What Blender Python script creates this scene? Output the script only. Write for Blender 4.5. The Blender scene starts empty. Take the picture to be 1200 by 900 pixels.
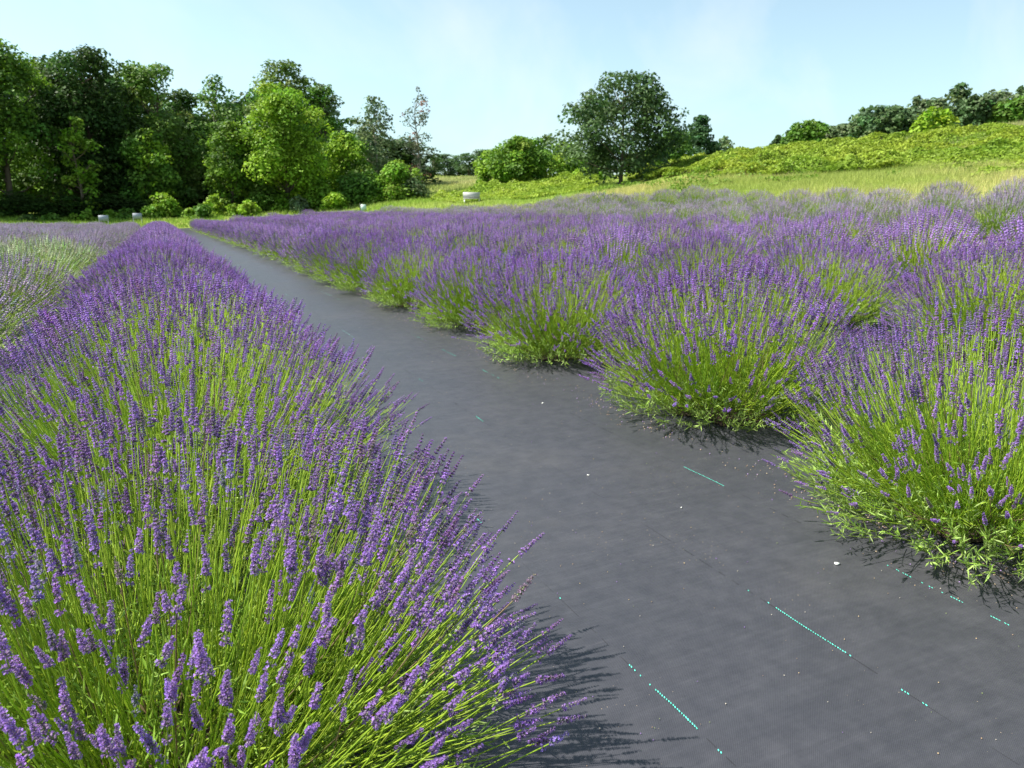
import bpy, math, random
import numpy as np
from mathutils import Vector, Matrix

rng = np.random.default_rng(7)
S = bpy.context.scene
COL = S.collection

# ------------------------------------------------------------------ camera
PW, PH, FPX = 1200, 900, 880.0
PITCH = math.atan(205 / FPX)
YAW = math.radians(24.72)
CAMH = 1.1
cd = bpy.data.cameras.new('camera')
cam = bpy.data.objects.new('camera', cd)
COL.objects.link(cam)
cam.location = (0, 0, CAMH)
cam.rotation_euler = (math.pi / 2 - PITCH, 0, -YAW)
cd.sensor_width = 36.0
cd.lens = FPX / PW * 36.0
cd.clip_start = 0.02
cd.clip_end = 5000
cd.dof.use_dof = True
cd.dof.focus_distance = 1.8
cd.dof.aperture_fstop = 10.0
S.camera = cam

# ------------------------------------------------------------------ light
SUN_EL = math.radians(54)
SUN_HEAD = math.radians(-62)            # clockwise from +Y
w = bpy.data.worlds.new('World')
S.world = w
w.use_nodes = True
nt = w.node_tree
bg = nt.nodes['Background']
sky = nt.nodes.new('ShaderNodeTexSky')
sky.sky_type = 'NISHITA'
sky.sun_disc = False
sky.sun_elevation = SUN_EL
sky.sun_rotation = SUN_HEAD
sky.air_density = 1.0
sky.dust_density = 1.0
sky.ozone_density = 1.6
sky.altitude = 100
hsv = nt.nodes.new('ShaderNodeHueSaturation')
hsv.inputs['Hue'].default_value = 0.485
hsv.inputs['Saturation'].default_value = 0.66
hsv.inputs['Value'].default_value = 1.0
tint = nt.nodes.new('ShaderNodeMix'); tint.data_type = 'RGBA'; tint.blend_type = 'MULTIPLY'
tint.inputs['Factor'].default_value = 1
tint.inputs['B'].default_value = (0.58, 0.77, 0.79, 1)
nt.links.new(sky.outputs[0], tint.inputs['A'])
nt.links.new(tint.outputs['Result'], hsv.inputs['Color'])
# faint wisps of high cloud
tc = nt.nodes.new('ShaderNodeTexCoord')
mp = nt.nodes.new('ShaderNodeMapping')
mp.inputs['Rotation'].default_value = (0.3, 0.9, 0.4)
mp.inputs['Scale'].default_value = (2.0, 5.5, 3.0)
ns = nt.nodes.new('ShaderNodeTexNoise')
ns.inputs['Scale'].default_value = 1.3
ns.inputs['Detail'].default_value = 9
ns.inputs['Roughness'].default_value = 0.55
ns.inputs['Distortion'].default_value = 0.4
cr = nt.nodes.new('ShaderNodeMapRange')
cr.inputs['From Min'].default_value = 0.5
cr.inputs['From Max'].default_value = 0.72
cr.inputs['To Max'].default_value = 0.32
mx = nt.nodes.new('ShaderNodeMix')
mx.data_type = 'RGBA'
mx.inputs['B'].default_value = (4.3, 4.4, 4.5, 1)
nt.links.new(tc.outputs['Generated'], mp.inputs['Vector'])
nt.links.new(mp.outputs[0], ns.inputs['Vector'])
nt.links.new(ns.outputs['Fac'], cr.inputs['Value'])
nt.links.new(cr.outputs[0], mx.inputs['Factor'])
nt.links.new(hsv.outputs[0], mx.inputs['A'])
nt.links.new(mx.outputs['Result'], bg.inputs['Color'])
bg.inputs['Strength'].default_value = 0.125

sd = bpy.data.lights.new('sun', 'SUN')
sd.energy = 5.0
sd.angle = math.radians(0.53)
sd.color = (1.0, 0.95, 0.87)
sun = bpy.data.objects.new('sun', sd)
COL.objects.link(sun)
sv = Vector((math.cos(SUN_EL) * math.sin(SUN_HEAD), math.cos(SUN_EL) * math.cos(SUN_HEAD), math.sin(SUN_EL)))
sun.rotation_euler = sv.to_track_quat('Z', 'Y').to_euler()
sun.location = sv * 50

S.view_settings.view_transform = 'Standard'
S.view_settings.look = 'None'
S.view_settings.gamma = 1
S.view_settings.exposure = 1.06
S.render.engine = 'CYCLES'
S.cycles.max_bounces = 7
S.cycles.transparent_max_bounces = 8
S.cycles.diffuse_bounces = 3
S.cycles.transmission_bounces = 4

# ------------------------------------------------------------------ survey: sight lines of the photo used to measure the land
def ray(px, py):
    cx = (px - 600) / FPX
    cy = -(py - 450) / FPX
    v = (cx, math.cos(PITCH) + cy * math.sin(PITCH), -math.sin(PITCH) + cy * math.cos(PITCH))
    c, s = math.cos(YAW), math.sin(YAW)
    return (c * v[0] + s * v[1], -s * v[0] + c * v[1], v[2])
def head(px, py=245):
    v = ray(px, py)
    return math.atan2(v[0], v[1])
def elev(px, py):
    v = ray(px, py)
    return v[2] / math.hypot(v[0], v[1])
def hz(px, py, r):
    return CAMH + elev(px, py) * r

RAD = np.array([0, 3, 6, 9, 12, 16, 20, 24, 28, 33, 38, 45, 52, 60, 68, 75, 85, 100, 125, 150, 200, 300, 600, 3000], float)
def col(px, near, far):
    rr, zz = [0], [0]
    for r, z in near: rr.append(r); zz.append(z)
    for r, y in far: rr.append(r); zz.append(hz(px, y, r))
    o = np.interp(RAD, rr, zz)
    return o
COLS = [
    (-900, col(-900, [(30, -.1), (60, -.4), (75, 0.3), (3000, 0.3)], [])),
    (-100, col(-100, [(30, -.12), (60, -.45)], [(75, 251), (100, 248), (300, 246)])),
    (100, col(100, [(30, -.2), (60, -.5)], [(75, 250), (100, 246), (300, 244)])),
    (200, col(200, [(30, -.22), (60, -.5)], [(75, 248), (100, 244), (300, 242)])),
    (350, col(350, [(30, 0), (60, 0)], [(75, 241), (100, 237), (300, 234)])),
    (500, col(500, [(30, .12), (45, .42)], [(60, 239), (80, 229), (110, 211), (150, 207), (300, 204)])),
    (600, col(600, [(16, .05), (26, .25), (46, .7)], [(60, 229), (80, 215), (110, 208), (300, 206)])),
    (720, col(720, [(16, .1), (22, .25), (30, .62)], [(40, 236), (60, 216), (76, 208), (100, 207), (300, 205)])),
    (850, col(850, [(10, .1), (16, .22), (28, .85)], [(35, 217), (48, 205), (63, 185), (80, 185), (300, 186)])),
    (1000, col(1000, [(8, .1), (12, .22), (16, .36), (26, .98)], [(33, 212), (46, 197), (62, 170), (80, 168), (300, 170)])),
    (1200, col(1200, [(6, .08), (9, .22), (12.6, .4), (22, 1.0)], [(30, 208), (43, 186), (60, 150), (80, 145), (300, 152)])),
    (1500, col(1500, [(6, .1), (9, .25), (12.6, .45), (22, 1.1)], [(30, 215), (43, 200), (60, 175), (80, 165), (300, 160)])),
]
AZ = np.array([head(c[0]) if c[0] > -900 else -1.2 for c in COLS])
TAB = np.array([c[1] for c in COLS])          # az x rad
def Zf(X, Y):
    X = np.asarray(X, float); Y = np.asarray(Y, float)
    r = np.hypot(X, Y)
    az = np.arctan2(X, Y)
    ac = np.clip(az, AZ[0], AZ[-1])
    i = np.clip(np.searchsorted(AZ, ac) - 1, 0, len(AZ) - 2)
    t = (ac - AZ[i]) / (AZ[i + 1] - AZ[i])
    t = t * t * (3 - 2 * t) * .6 + t * .4
    j = np.clip(np.searchsorted(RAD, r) - 1, 0, len(RAD) - 2)
    u = np.clip((r - RAD[j]) / (RAD[j + 1] - RAD[j]), 0, 1)
    z = (TAB[i, j] * (1 - t) + TAB[i + 1, j] * t) * (1 - u) + (TAB[i, j + 1] * (1 - t) + TAB[i + 1, j + 1] * t) * u
    off = np.clip((np.abs(az - .4) - 1.5) / 1.2, 0, 1)
    return z * (1 - off)
def Z1(x, y): return float(Zf(np.array([x]), np.array([y]))[0])
def polar(px, r):
    a = head(px)
    return r * math.sin(a), r * math.cos(a)

# ------------------------------------------------------------------ mesh building
class MB:
    def __init__(s): s.v = []; s.c = []; s.q = []; s.t = []; s.n = 0
    def add(s, v, f, c):
        v = np.asarray(v, float); f = np.asarray(f, int)
        c = np.broadcast_to(np.asarray(c, float), (len(v), 3))
        s.v.append(v); s.c.append(c)
        (s.q if f.shape[1] == 4 else s.t).append(f + s.n)
        s.n += len(v)
    def addp(s, P):                                  # P = template (v, quads, tris, c)
        v, q, t, c = P
        n = s.n
        s.v.append(v); s.c.append(np.broadcast_to(c, (len(v), 3)))
        if len(q): s.q.append(q + n)
        if len(t): s.t.append(t + n)
        s.n += len(v)
    def arrays(s):
        return (np.concatenate(s.v), np.concatenate(s.q) if s.q else np.zeros((0, 4), int),
                np.concatenate(s.t) if s.t else np.zeros((0, 3), int), np.concatenate(s.c))
    def inst(s, P, M, T, C=None):                    # M (N,3,3) columns are axes, T (N,3), C (N,3) colour multiplier
        v, q, t, c = P
        N, m = len(T), len(v)
        if N == 0: return
        V = np.einsum('nij,mj->nmi', M, v) + T[:, None, :]
        cc = np.broadcast_to(c, (m, 3))[None] * (np.ones((N, 1, 3)) if C is None else C[:, None, :])
        o = (np.arange(N) * m)[:, None, None] + s.n
        s.v.append(V.reshape(-1, 3)); s.c.append(np.broadcast_to(cc, (N, m, 3)).reshape(-1, 3))
        if len(q): s.q.append((q[None] + o).reshape(-1, 4))
        if len(t): s.t.append((t[None] + o).reshape(-1, 3))
        s.n += N * m
    def mesh(s, name, mat, smooth=False):
        v, q, t, c = s.arrays()
        me = bpy.data.meshes.new(name)
        nq, ntr = len(q), len(t)
        me.vertices.add(len(v)); me.vertices.foreach_set('co', v.astype(np.float32).ravel())
        me.loops.add(nq * 4 + ntr * 3)
        me.loops.foreach_set('vertex_index', np.concatenate([q.ravel(), t.ravel()]).astype(np.int32))
        me.polygons.add(nq + ntr)
        ls = np.concatenate([np.arange(nq) * 4, nq * 4 + np.arange(ntr) * 3]).astype(np.int32)
        me.polygons.foreach_set('loop_start', ls)
        if smooth: me.polygons.foreach_set('use_smooth', np.ones(nq + ntr, bool))
        me.update(calc_edges=True)
        at = me.attributes.new('Col', 'FLOAT_COLOR', 'POINT')
        at.data.foreach_set('color', np.concatenate([c, np.ones((len(c), 1))], 1).astype(np.float32).ravel())
        me.materials.append(mat)
        return me

def link(name, me, parent=None, **kw):
    o = bpy.data.objects.new(name, me)
    COL.objects.link(o)
    if parent: o.parent = parent
    for k, v in kw.items():
        if v: o[k] = v
    return o
def thing(name, loc, label, category, group=None, rz=0, sc=1):
    o = link(name, None, label=label, category=category, group=group)
    o.location = loc; o.rotation_euler = (0, 0, rz); o.scale = (sc, sc, sc) if not hasattr(sc, '__len__') else sc
    o.empty_display_size = .1
    return o

def unit(a): return a / np.maximum(np.linalg.norm(a, axis=-1, keepdims=True), 1e-9)
def frames(d, roll=None, rg=rng):                     # z axis = d, random roll
    d = unit(np.asarray(d, float))
    N = len(d)
    a = np.where(np.abs(d[:, 2:3]) > .9, np.array([[1., 0, 0]]), np.array([[0, 0, 1.]]))
    x = unit(np.cross(a, d)); y = np.cross(d, x)
    r = rg.uniform(0, 2 * np.pi, N) if roll is None else roll
    c, s_ = np.cos(r)[:, None], np.sin(r)[:, None]
    X = x * c + y * s_; Y = -x * s_ + y * c
    return np.stack([X, Y, d], 2)

def box(mb, x0, x1, y0, y1, z0, z1, c=(1, 1, 1)):
    v = [(x, y, z) for x in (x0, x1) for y in (y0, y1) for z in (z0, z1)]
    mb.add(v, [(0, 1, 3, 2), (4, 6, 7, 5), (0, 4, 5, 1), (2, 3, 7, 6), (0, 2, 6, 4), (1, 5, 7, 3)], c)

def tubes(mb, P, R, C, k=4):
    """P (N,S,3) centre lines, R (N,S) or (S,) radii, C (N,3)"""
    N, Sg = P.shape[:2]
    R = np.broadcast_to(R, (N, Sg))
    d = unit(P[:, -1] - P[:, 0] + 1e-6)
    a = np.where(np.abs(d[:, 2:3]) > .8, np.array([[1., 0.13, 0]]), np.array([[0, 0, 1.]]))
    x = unit(np.cross(a, d)); y = np.cross(d, x)
    an = np.arange(k) / k * 2 * np.pi
    ring = x[:, None] * np.cos(an)[None, :, None] + y[:, None] * np.sin(an)[None, :, None]
    V = P[:, :, None, :] + ring[:, None] * R[:, :, None, None]
    f = []
    for s_ in range(Sg - 1):
        for i in range(k):
            f.append((s_ * k + i, s_ * k + (i + 1) % k, (s_ + 1) * k + (i + 1) % k, (s_ + 1) * k + i))
    f = np.array(f)
    F = (f[None] + (np.arange(N) * Sg * k)[:, None, None]).reshape(-1, 4)
    mb.add(V.reshape(-1, 3), F, np.repeat(C, Sg * k, 0))

# ------------------------------------------------------------------ materials
def plantmat(name, trans=0.3, rough=0.55, spec=0.3, tint=(1, 1, 1), noise=0.0, nscale=30, tboost=1.3):
    m = bpy.data.materials.new(name); m.use_nodes = True
    n = m.node_tree; n.nodes.clear()
    out = n.nodes.new('ShaderNodeOutputMaterial')
    at = n.nodes.new('ShaderNodeAttribute'); at.attribute_name = 'Col'
    mul = n.nodes.new('ShaderNodeMix'); mul.data_type = 'RGBA'; mul.blend_type = 'MULTIPLY'
    mul.inputs['Factor'].default_value = 1; mul.inputs['B'].default_value = (*tint, 1)
    n.links.new(at.outputs['Color'], mul.inputs['A'])
    src = mul.outputs['Result']
    oi = n.nodes.new('ShaderNodeObjectInfo')
    mr = n.nodes.new('ShaderNodeMapRange'); mr.inputs['To Min'].default_value = .88; mr.inputs['To Max'].default_value = 1.14
    n.links.new(oi.outputs['Random'], mr.inputs['Value'])
    m2 = n.nodes.new('ShaderNodeVectorMath'); m2.operation = 'SCALE'
    n.links.new(src, m2.inputs[0]); n.links.new(mr.outputs[0], m2.inputs['Scale'])
    src = m2.outputs[0]
    p = n.nodes.new('ShaderNodeBsdfPrincipled')
    p.inputs['Roughness'].default_value = rough
    p.inputs['Specular IOR Level'].default_value = spec
    n.links.new(src, p.inputs['Base Color'])
    tr = n.nodes.new('ShaderNodeBsdfTranslucent')
    sc = n.nodes.new('ShaderNodeVectorMath'); sc.operation = 'SCALE'; sc.inputs['Scale'].default_value = tboost
    n.links.new(src, sc.inputs[0]); n.links.new(sc.outputs[0], tr.inputs['Color'])
    mix = n.nodes.new('ShaderNodeMixShader'); mix.inputs[0].default_value = trans
    n.links.new(p.outputs[0], mix.inputs[1]); n.links.new(tr.outputs[0], mix.inputs[2])
    n.links.new(mix.outputs[0], out.inputs['Surface'])
    return m
M_FLOWER = plantmat('lavender_flower', .22, .6, .2)
M_STEM = plantmat('lavender_stem', .25, .5, .3)
M_LEAF = plantmat('lavender_leaf', .3, .5, .3)
M_TREE = plantmat('tree_leaf', .28, .6, .2, tboost=1.5)
M_GRASS = plantmat('grass_blade', .35, .6, .2)
M_BARK = plantmat('bark', 0.0, .9, .1)
M_PAINT = plantmat('painted_wood', 0.0, .5, .4)

def nodes_mat(name):
    m = bpy.data.materials.new(name); m.use_nodes = True
    n = m.node_tree
    return m, n, n.nodes['Principled BSDF']
def noise(n, scale, detail=4, rough=.5, vec=None):
    x = n.nodes.new('ShaderNodeTexNoise'); x.inputs['Scale'].default_value = scale
    x.inputs['Detail'].default_value = detail; x.inputs['Roughness'].default_value = rough
    if vec is not None: n.links.new(vec, x.inputs['Vector'])
    return x
def ramp(n, fac, stops):
    r = n.nodes.new('ShaderNodeValToRGB')
    e = r.color_ramp.elements
    e[0].position, e[0].color = stops[0][0], (*stops[0][1], 1)
    e[1].position, e[1].color = stops[-1][0], (*stops[-1][1], 1)
    for p, c in stops[1:-1]:
        k = e.new(p); k.color = (*c, 1)
    n.links.new(fac, r.inputs[0])
    return r
def mixc(n, fac, a, b, bt='MIX'):
    m = n.nodes.new('ShaderNodeMix'); m.data_type = 'RGBA'; m.blend_type = bt
    for s_, v in (('Factor', fac), ('A', a), ('B', b)):
        if isinstance(v, (int, float)): m.inputs[s_].default_value = v
        elif isinstance(v, tuple): m.inputs[s_].default_value = (*v, 1)
        else: n.links.new(v, m.inputs[s_])
    return m.outputs['Result']

# ground: meadow grass with tawny patches, seen as soil between far plants
MG, n, p = nodes_mat('meadow_ground')
geo = n.nodes.new('ShaderNodeNewGeometry')
pos = geo.outputs['Position']
a = noise(n, .12, 5, .6, pos); b = noise(n, 1.7, 6, .65, pos); c_ = noise(n, 9, 4, .6, pos)
r1 = ramp(n, a.outputs['Fac'], [(.35, (.14, .22, .03)), (.55, (.21, .28, .055)), (.72, (.33, .32, .11))])
r2 = ramp(n, b.outputs['Fac'], [(.3, (.55, .55, .5)), (.7, (1.25, 1.2, 1.1))])
x = mixc(n, 1.0, r1.outputs[0], r2.outputs[0], 'MULTIPLY')
n.links.new(x, p.inputs['Base Color'])
p.inputs['Roughness'].default_value = .95; p.inputs['Specular IOR Level'].default_value = .1
bp = n.nodes.new('ShaderNodeBump'); bp.inputs['Strength'].default_value = .8; bp.inputs['Distance'].default_value = .15
n.links.new(c_.outputs['Fac'], bp.inputs['Height']); n.links.new(bp.outputs[0], p.inputs['Normal'])

# woven black ground fabric
MF, n, p = nodes_mat('woven_fabric')
geo = n.nodes.new('ShaderNodeNewGeometry'); pos = geo.outputs['Position']
a = noise(n, 1.1, 6, .6, pos); b = noise(n, 14, 5, .7, pos)
dust = ramp(n, a.outputs['Fac'], [(.25, (.043, .045, .055)), (.55, (.051, .052, .062)), (.8, (.068, .067, .072))])
grit = ramp(n, b.outputs['Fac'], [(.35, (.86, .86, .86)), (.72, (1.22, 1.2, 1.16))])
base = mixc(n, 1.0, dust.outputs[0], grit.outputs[0], 'MULTIPLY')
# scattered pale grains of dust and soil
vo = n.nodes.new('ShaderNodeTexVoronoi'); vo.inputs['Scale'].default_value = 55; n.links.new(pos, vo.inputs['Vector'])
dens = noise(n, 2.3, 3, .5, pos)
lt = n.nodes.new('ShaderNodeMath'); lt.operation = 'LESS_THAN'; n.links.new(vo.outputs['Distance'], lt.inputs[0])
thr = n.nodes.new('ShaderNodeMapRange'); thr.inputs['From Min'].default_value = .42; thr.inputs['From Max'].default_value = .75
thr.inputs['To Min'].default_value = .015; thr.inputs['To Max'].default_value = .13
n.links.new(dens.outputs['Fac'], thr.inputs['Value']); n.links.new(thr.outputs[0], lt.inputs[1])
sep = n.nodes.new('ShaderNodeSeparateColor'); n.links.new(vo.outputs['Color'], sep.inputs[0])
gt = n.nodes.new('ShaderNodeMath'); gt.operation = 'GREATER_THAN'; gt.inputs[1].default_value = .45
n.links.new(sep.outputs[0], gt.inputs[0])
an = n.nodes.new('ShaderNodeMath'); an.operation = 'MULTIPLY'; n.links.new(lt.outputs[0], an.inputs[0]); n.links.new(gt.outputs[0], an.inputs[1])
base = mixc(n, an.outputs[0], base, (.30, .24, .17))
# weave: fine threads two ways
sx = n.nodes.new('ShaderNodeSeparateXYZ'); n.links.new(pos, sx.inputs[0])
def thread(sock, freq):
    m_ = n.nodes.new('ShaderNodeMath'); m_.operation = 'MULTIPLY'; m_.inputs[1].default_value = freq; n.links.new(sock, m_.inputs[0])
    s_ = n.nodes.new('ShaderNodeMath'); s_.operation = 'SINE'; n.links.new(m_.outputs[0], s_.inputs[0]); return s_
ta, tb = thread(sx.outputs['X'], 2 * math.pi / .0052), thread(sx.outputs['Y'], 2 * math.pi / .0052)
tm = n.nodes.new('ShaderNodeMath'); tm.operation = 'MULTIPLY'; n.links.new(ta.outputs[0], tm.inputs[0]); n.links.new(tb.outputs[0], tm.inputs[1])
wv = ramp(n, tm.outputs[0], [(.0, (.84, .84, .84)), (1.0, (1.14, 1.14, 1.14))])
base = mixc(n, 1.0, base, wv.outputs[0], 'MULTIPLY')
scm = n.nodes.new('ShaderNodeMapping'); scm.inputs['Scale'].default_value = (2.2, 38, 1); scm.inputs['Rotation'].default_value = (0, 0, .42)
n.links.new(pos, scm.inputs['Vector'])
scn = noise(n, 1.6, 5, .65, scm.outputs[0])
scr = ramp(n, scn.outputs['Fac'], [(.38, (.93, .93, .93)), (.62, (1.04, 1.04, 1.04)), (.74, (1.25, 1.22, 1.18))])
base = mixc(n, 1.0, base, scr.outputs[0], 'MULTIPLY')
n.links.new(base, p.inputs['Base Color'])
p.inputs['Roughness'].default_value = .56; p.inputs['Specular IOR Level'].default_value = .34
rr = n.nodes.new('ShaderNodeMapRange'); rr.inputs['To Min'].default_value = .34; rr.inputs['To Max'].default_value = .5
n.links.new(a.outputs['Fac'], rr.inputs['Value']); n.links.new(rr.outputs[0], p.inputs['Roughness'])
b1 = n.nodes.new('ShaderNodeBump'); b1.inputs['Strength'].default_value = .25; b1.inputs['Distance'].default_value = .001
n.links.new(tm.outputs[0], b1.inputs['Height'])
mw = n.nodes.new('ShaderNodeMapping'); mw.inputs['Scale'].default_value = (1.2, 5.0, 1); mw.inputs['Rotation'].default_value = (0, 0, .25)
n.links.new(pos, mw.inputs['Vector'])
wr = noise(n, 1.4, 4, .5, mw.outputs[0])
b2 = n.nodes.new('ShaderNodeBump'); b2.inputs['Strength'].default_value = .35; b2.inputs['Distance'].default_value = .02
n.links.new(wr.outputs['Fac'], b2.inputs['Height']); n.links.new(b1.outputs[0], b2.inputs['Normal'])
n.links.new(b2.outputs[0], p.inputs['Normal'])

MS, n, p = nodes_mat('dark_soil')
geo = n.nodes.new('ShaderNodeNewGeometry')
a = noise(n, 45, 6, .7, geo.outputs['Position'])
r1 = ramp(n, a.outputs['Fac'], [(.3, (.022, .012, .008)), (.6, (.06, .033, .02)), (.74, (.17, .11, .07))])
n.links.new(r1.outputs[0], p.inputs['Base Color']); p.inputs['Roughness'].default_value = .95
bp = n.nodes.new('ShaderNodeBump'); bp.inputs['Distance'].default_value = .02
n.links.new(a.outputs['Fac'], bp.inputs['Height']); n.links.new(bp.outputs[0], p.inputs['Normal'])

# ------------------------------------------------------------------ ground and fabric (shared grid lines)
FX0, FX1, FY0, FY1 = -14.0, 23.0, -4.0, 66.0
gx = np.concatenate([-np.geomspace(14.4, 1500, 40)[::-1], np.arange(FX0, FX1 + .01, .5), np.geomspace(23.5, 1500, 70)])
gy = np.concatenate([-np.geomspace(4.5, 700, 16)[::-1], np.arange(FY0, FY1 + .01, .5), np.geomspace(66.5, 1800, 60)])
def grid(xs, ys, dz, fn=Zf):
    X, Y = np.meshgrid(xs, ys, indexing='ij')
    Z = fn(X.ravel(), Y.ravel()) + dz
    v = np.stack([X.ravel(), Y.ravel(), Z], 1)
    nx, ny = len(xs), len(ys)
    i, j = np.meshgrid(np.arange(nx - 1), np.arange(ny - 1), indexing='ij')
    a = (i * ny + j).ravel()
    return v, np.stack([a, a + ny, a + ny + 1, a + 1], 1)
mb = MB(); v, f = grid(gx, gy, 0.0); mb.add(v, f, (.1, .1, .1))
link('ground', mb.mesh('ground', MG, True), kind='structure')
def fend(x): return 61.0 + 1.5 * math.sin(x * .7)       # where the fabric stops at the far headland
mb = MB()
fx = gx[(gx >= FX0 + 1.9) & (gx <= 12.01)]; fy = gy[(gy >= FY0) & (gy <= 62.01)]
v, f = grid(fx, fy, 0.004); mb.add(v, f, (.05, .05, .05))
path = link('path', mb.mesh('path', MF, True), kind='structure')

# ------------------------------------------------------------------ lavender
def floret(hi, cal, cor, opened, rg, s=1.0):
    """one calyx with, when open, a small two-lipped corolla; axis +Z, base at origin"""
    mb = MB()
    L, R = .0068 * s, .0016 * s
    if hi:
        k = 4; an = np.arange(k) / k * 2 * np.pi + rg.uniform(0, 1)
        ring = np.stack([np.cos(an), np.sin(an), 0 * an], 1)
        v = np.concatenate([[[0, 0, 0]], ring * R * .9 + [0, 0, L * .3], ring * R * 1.1 + [0, 0, L * .8], [[0, 0, L]]])
        q = np.array([(1 + i, 1 + (i + 1) % k, 1 + k + (i + 1) % k, 1 + k + i) for i in range(k)])
        t = np.array([(0, 1 + (i + 1) % k, 1 + i) for i in range(k)] + [(1 + k + i, 1 + k + (i + 1) % k, 1 + 2 * k) for i in range(k)])
        cc = np.repeat(np.array([cal]), len(v), 0) * np.linspace(.95, 1.05, len(v))[:, None]
        cc[0] = (.16, .19, .08)
        mb.addp((v, q, t, cc))
        if opened:
            m = 4
            for i in range(m):
                a = i / m * 6.283 + rg.uniform(-.3, .3)
                d = np.array([math.cos(a), math.sin(a), 0]); e = np.array([-math.sin(a), math.cos(a), 0])
                u = np.array([0, 0, 1.]); pl = .0036 * s * rg.uniform(.8, 1.25); pw = .0016 * s
                b0 = u * L * .85 + d * R * .4
                tip = b0 + d * pl * .8 + u * pl * .55
                mid = b0 + d * pl * .5 + u * pl * .55
                mb.add([b0, mid + e * pw, tip, mid - e * pw], [(0, 1, 2, 3)], np.array(cor) * rg.uniform(.85, 1.2))
    else:
        an = np.arange(3) / 3 * 2 * np.pi + rg.uniform(0, 2)
        rr = R * (1.9 if opened else 1.35)
        LL = L * (1.35 if opened else 1.1)
        ring = np.stack([np.cos(an) * rr, np.sin(an) * rr, 0 * an + LL * .65], 1)
        v = np.concatenate([[[0, 0, 0]], ring, [[0, 0, LL]]])
        t = np.array([(0, 2, 1), (0, 3, 2), (0, 1, 3), (1, 2, 4), (2, 3, 4), (3, 1, 4)])
        c0 = np.array(cor if opened else cal)
        mb.addp((v, np.zeros((0, 4), int), t, np.stack([np.array(cal) * .9] + [c0] * 4)))
    return mb.arrays()

def spike(lod, pal, seed):
    rg = np.random.default_rng(seed)
    L = rg.uniform(.045, .078)
    nw = int(L / .0074)
    zs = np.linspace(0, L, nw)
    gap = rg.random() < .6
    if gap: zs[0] -= rg.uniform(.010, .024)
    if rg.random() < .4: zs[1] -= .004
    mb = MB()
    z0 = zs[0] - .004
    cal0, cor0, op = pal
    if lod == 2:
        k = 4
        for z in np.linspace(z0, L, 5):
            tt = (z - z0) / (L - z0)
            r = .0105 * (1 - .55 * tt ** 1.5) * rg.uniform(.85, 1.15); h = L / 4.6
            an = np.arange(k) / k * 2 * np.pi + rg.uniform(0, 2)
            ring = np.stack([np.cos(an) * r, np.sin(an) * r, 0 * an + z + h * .35], 1)
            v = np.concatenate([[[0, 0, z - h * .3]], ring, [[0, 0, z + h * .9]]])
            t = np.array([(0, 1 + (i + 1) % k, 1 + i) for i in range(k)] + [(1 + i, 1 + (i + 1) % k, 5) for i in range(k)])
            m_ = (np.array(cal0) * (1 - op) + np.array(cor0) * op)
            mb.addp((v, np.zeros((0, 4), int), t, m_ * rg.uniform(.75, 1.3)))
        return mb.arrays(), L
    hi = lod == 0
    for wi, z in enumerate(zs):
        tt = wi / max(1, nw - 1)
        s = (1.0 - .38 * tt) * rg.uniform(.9, 1.12)
        nf = (rg.integers(7, 10) if hi else rg.integers(5, 7)) - (2 if tt > .8 else 0) - (2 if (wi == 0 and gap) else 0)
        if not hi: s *= 1.22
        for j in range(nf):
            a = (j + (wi % 2) * .5) / nf * 6.283 + rg.normal(0, .16)
            tilt = (62 - 38 * tt) * math.pi / 180 + rg.normal(0, .16)
            d = np.array([math.cos(a) * math.sin(tilt), math.sin(a) * math.sin(tilt), math.cos(tilt)])
            o = np.array([math.cos(a) * .0009, math.sin(a) * .0009, z + rg.normal(0, .0011)])
            cal = np.array(cal0) * rg.uniform(.5, 1.4); cor = np.array(cor0) * rg.uniform(.6, 1.45)
            P = floret(hi, cal, cor, rg.random() < op, rg, s)
            mb.inst(P, frames(d[None], rg=rg), o[None])
    if hi:
        tubes(mb, np.array([[[0, 0, z0 - .004], [0, 0, L * .6]]]), np.array([.0011, .0008]), np.array([[.2, .24, .14]]), 4)
    return mb.arrays(), L

PAL_P = ((.265, .18, .31), (.275, .14, .49), .58)      # dusty violet calyx, bright violet corolla, share of open flowers
PAL_F = ((.275, .185, .32), (.29, .16, .47), .6)
PAL_G = ((.29, .235, .32), (.38, .30, .46), .45)      # pale cultivar
PAL_W = ((.33, .38, .20), (.46, .48, .34), .45)       # white cultivar
SPK = {}
def spikes(lod, palname, pal, n):
    key = (lod, palname)
    if key not in SPK: SPK[key] = [spike(lod, pal, 100 * lod + i + len(palname)) for i in range(n)]
    return SPK[key]

LEAF = (np.array([[0, 0, 0], [.5, .06, .42], [0, .1, 1.], [-.5, .06, .42], [0, .0, .45]]),
        np.zeros((0, 4), int), np.array([(0, 1, 4), (1, 2, 4), (4, 2, 3), (0, 4, 3)]), np.ones((5, 3)))

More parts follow.
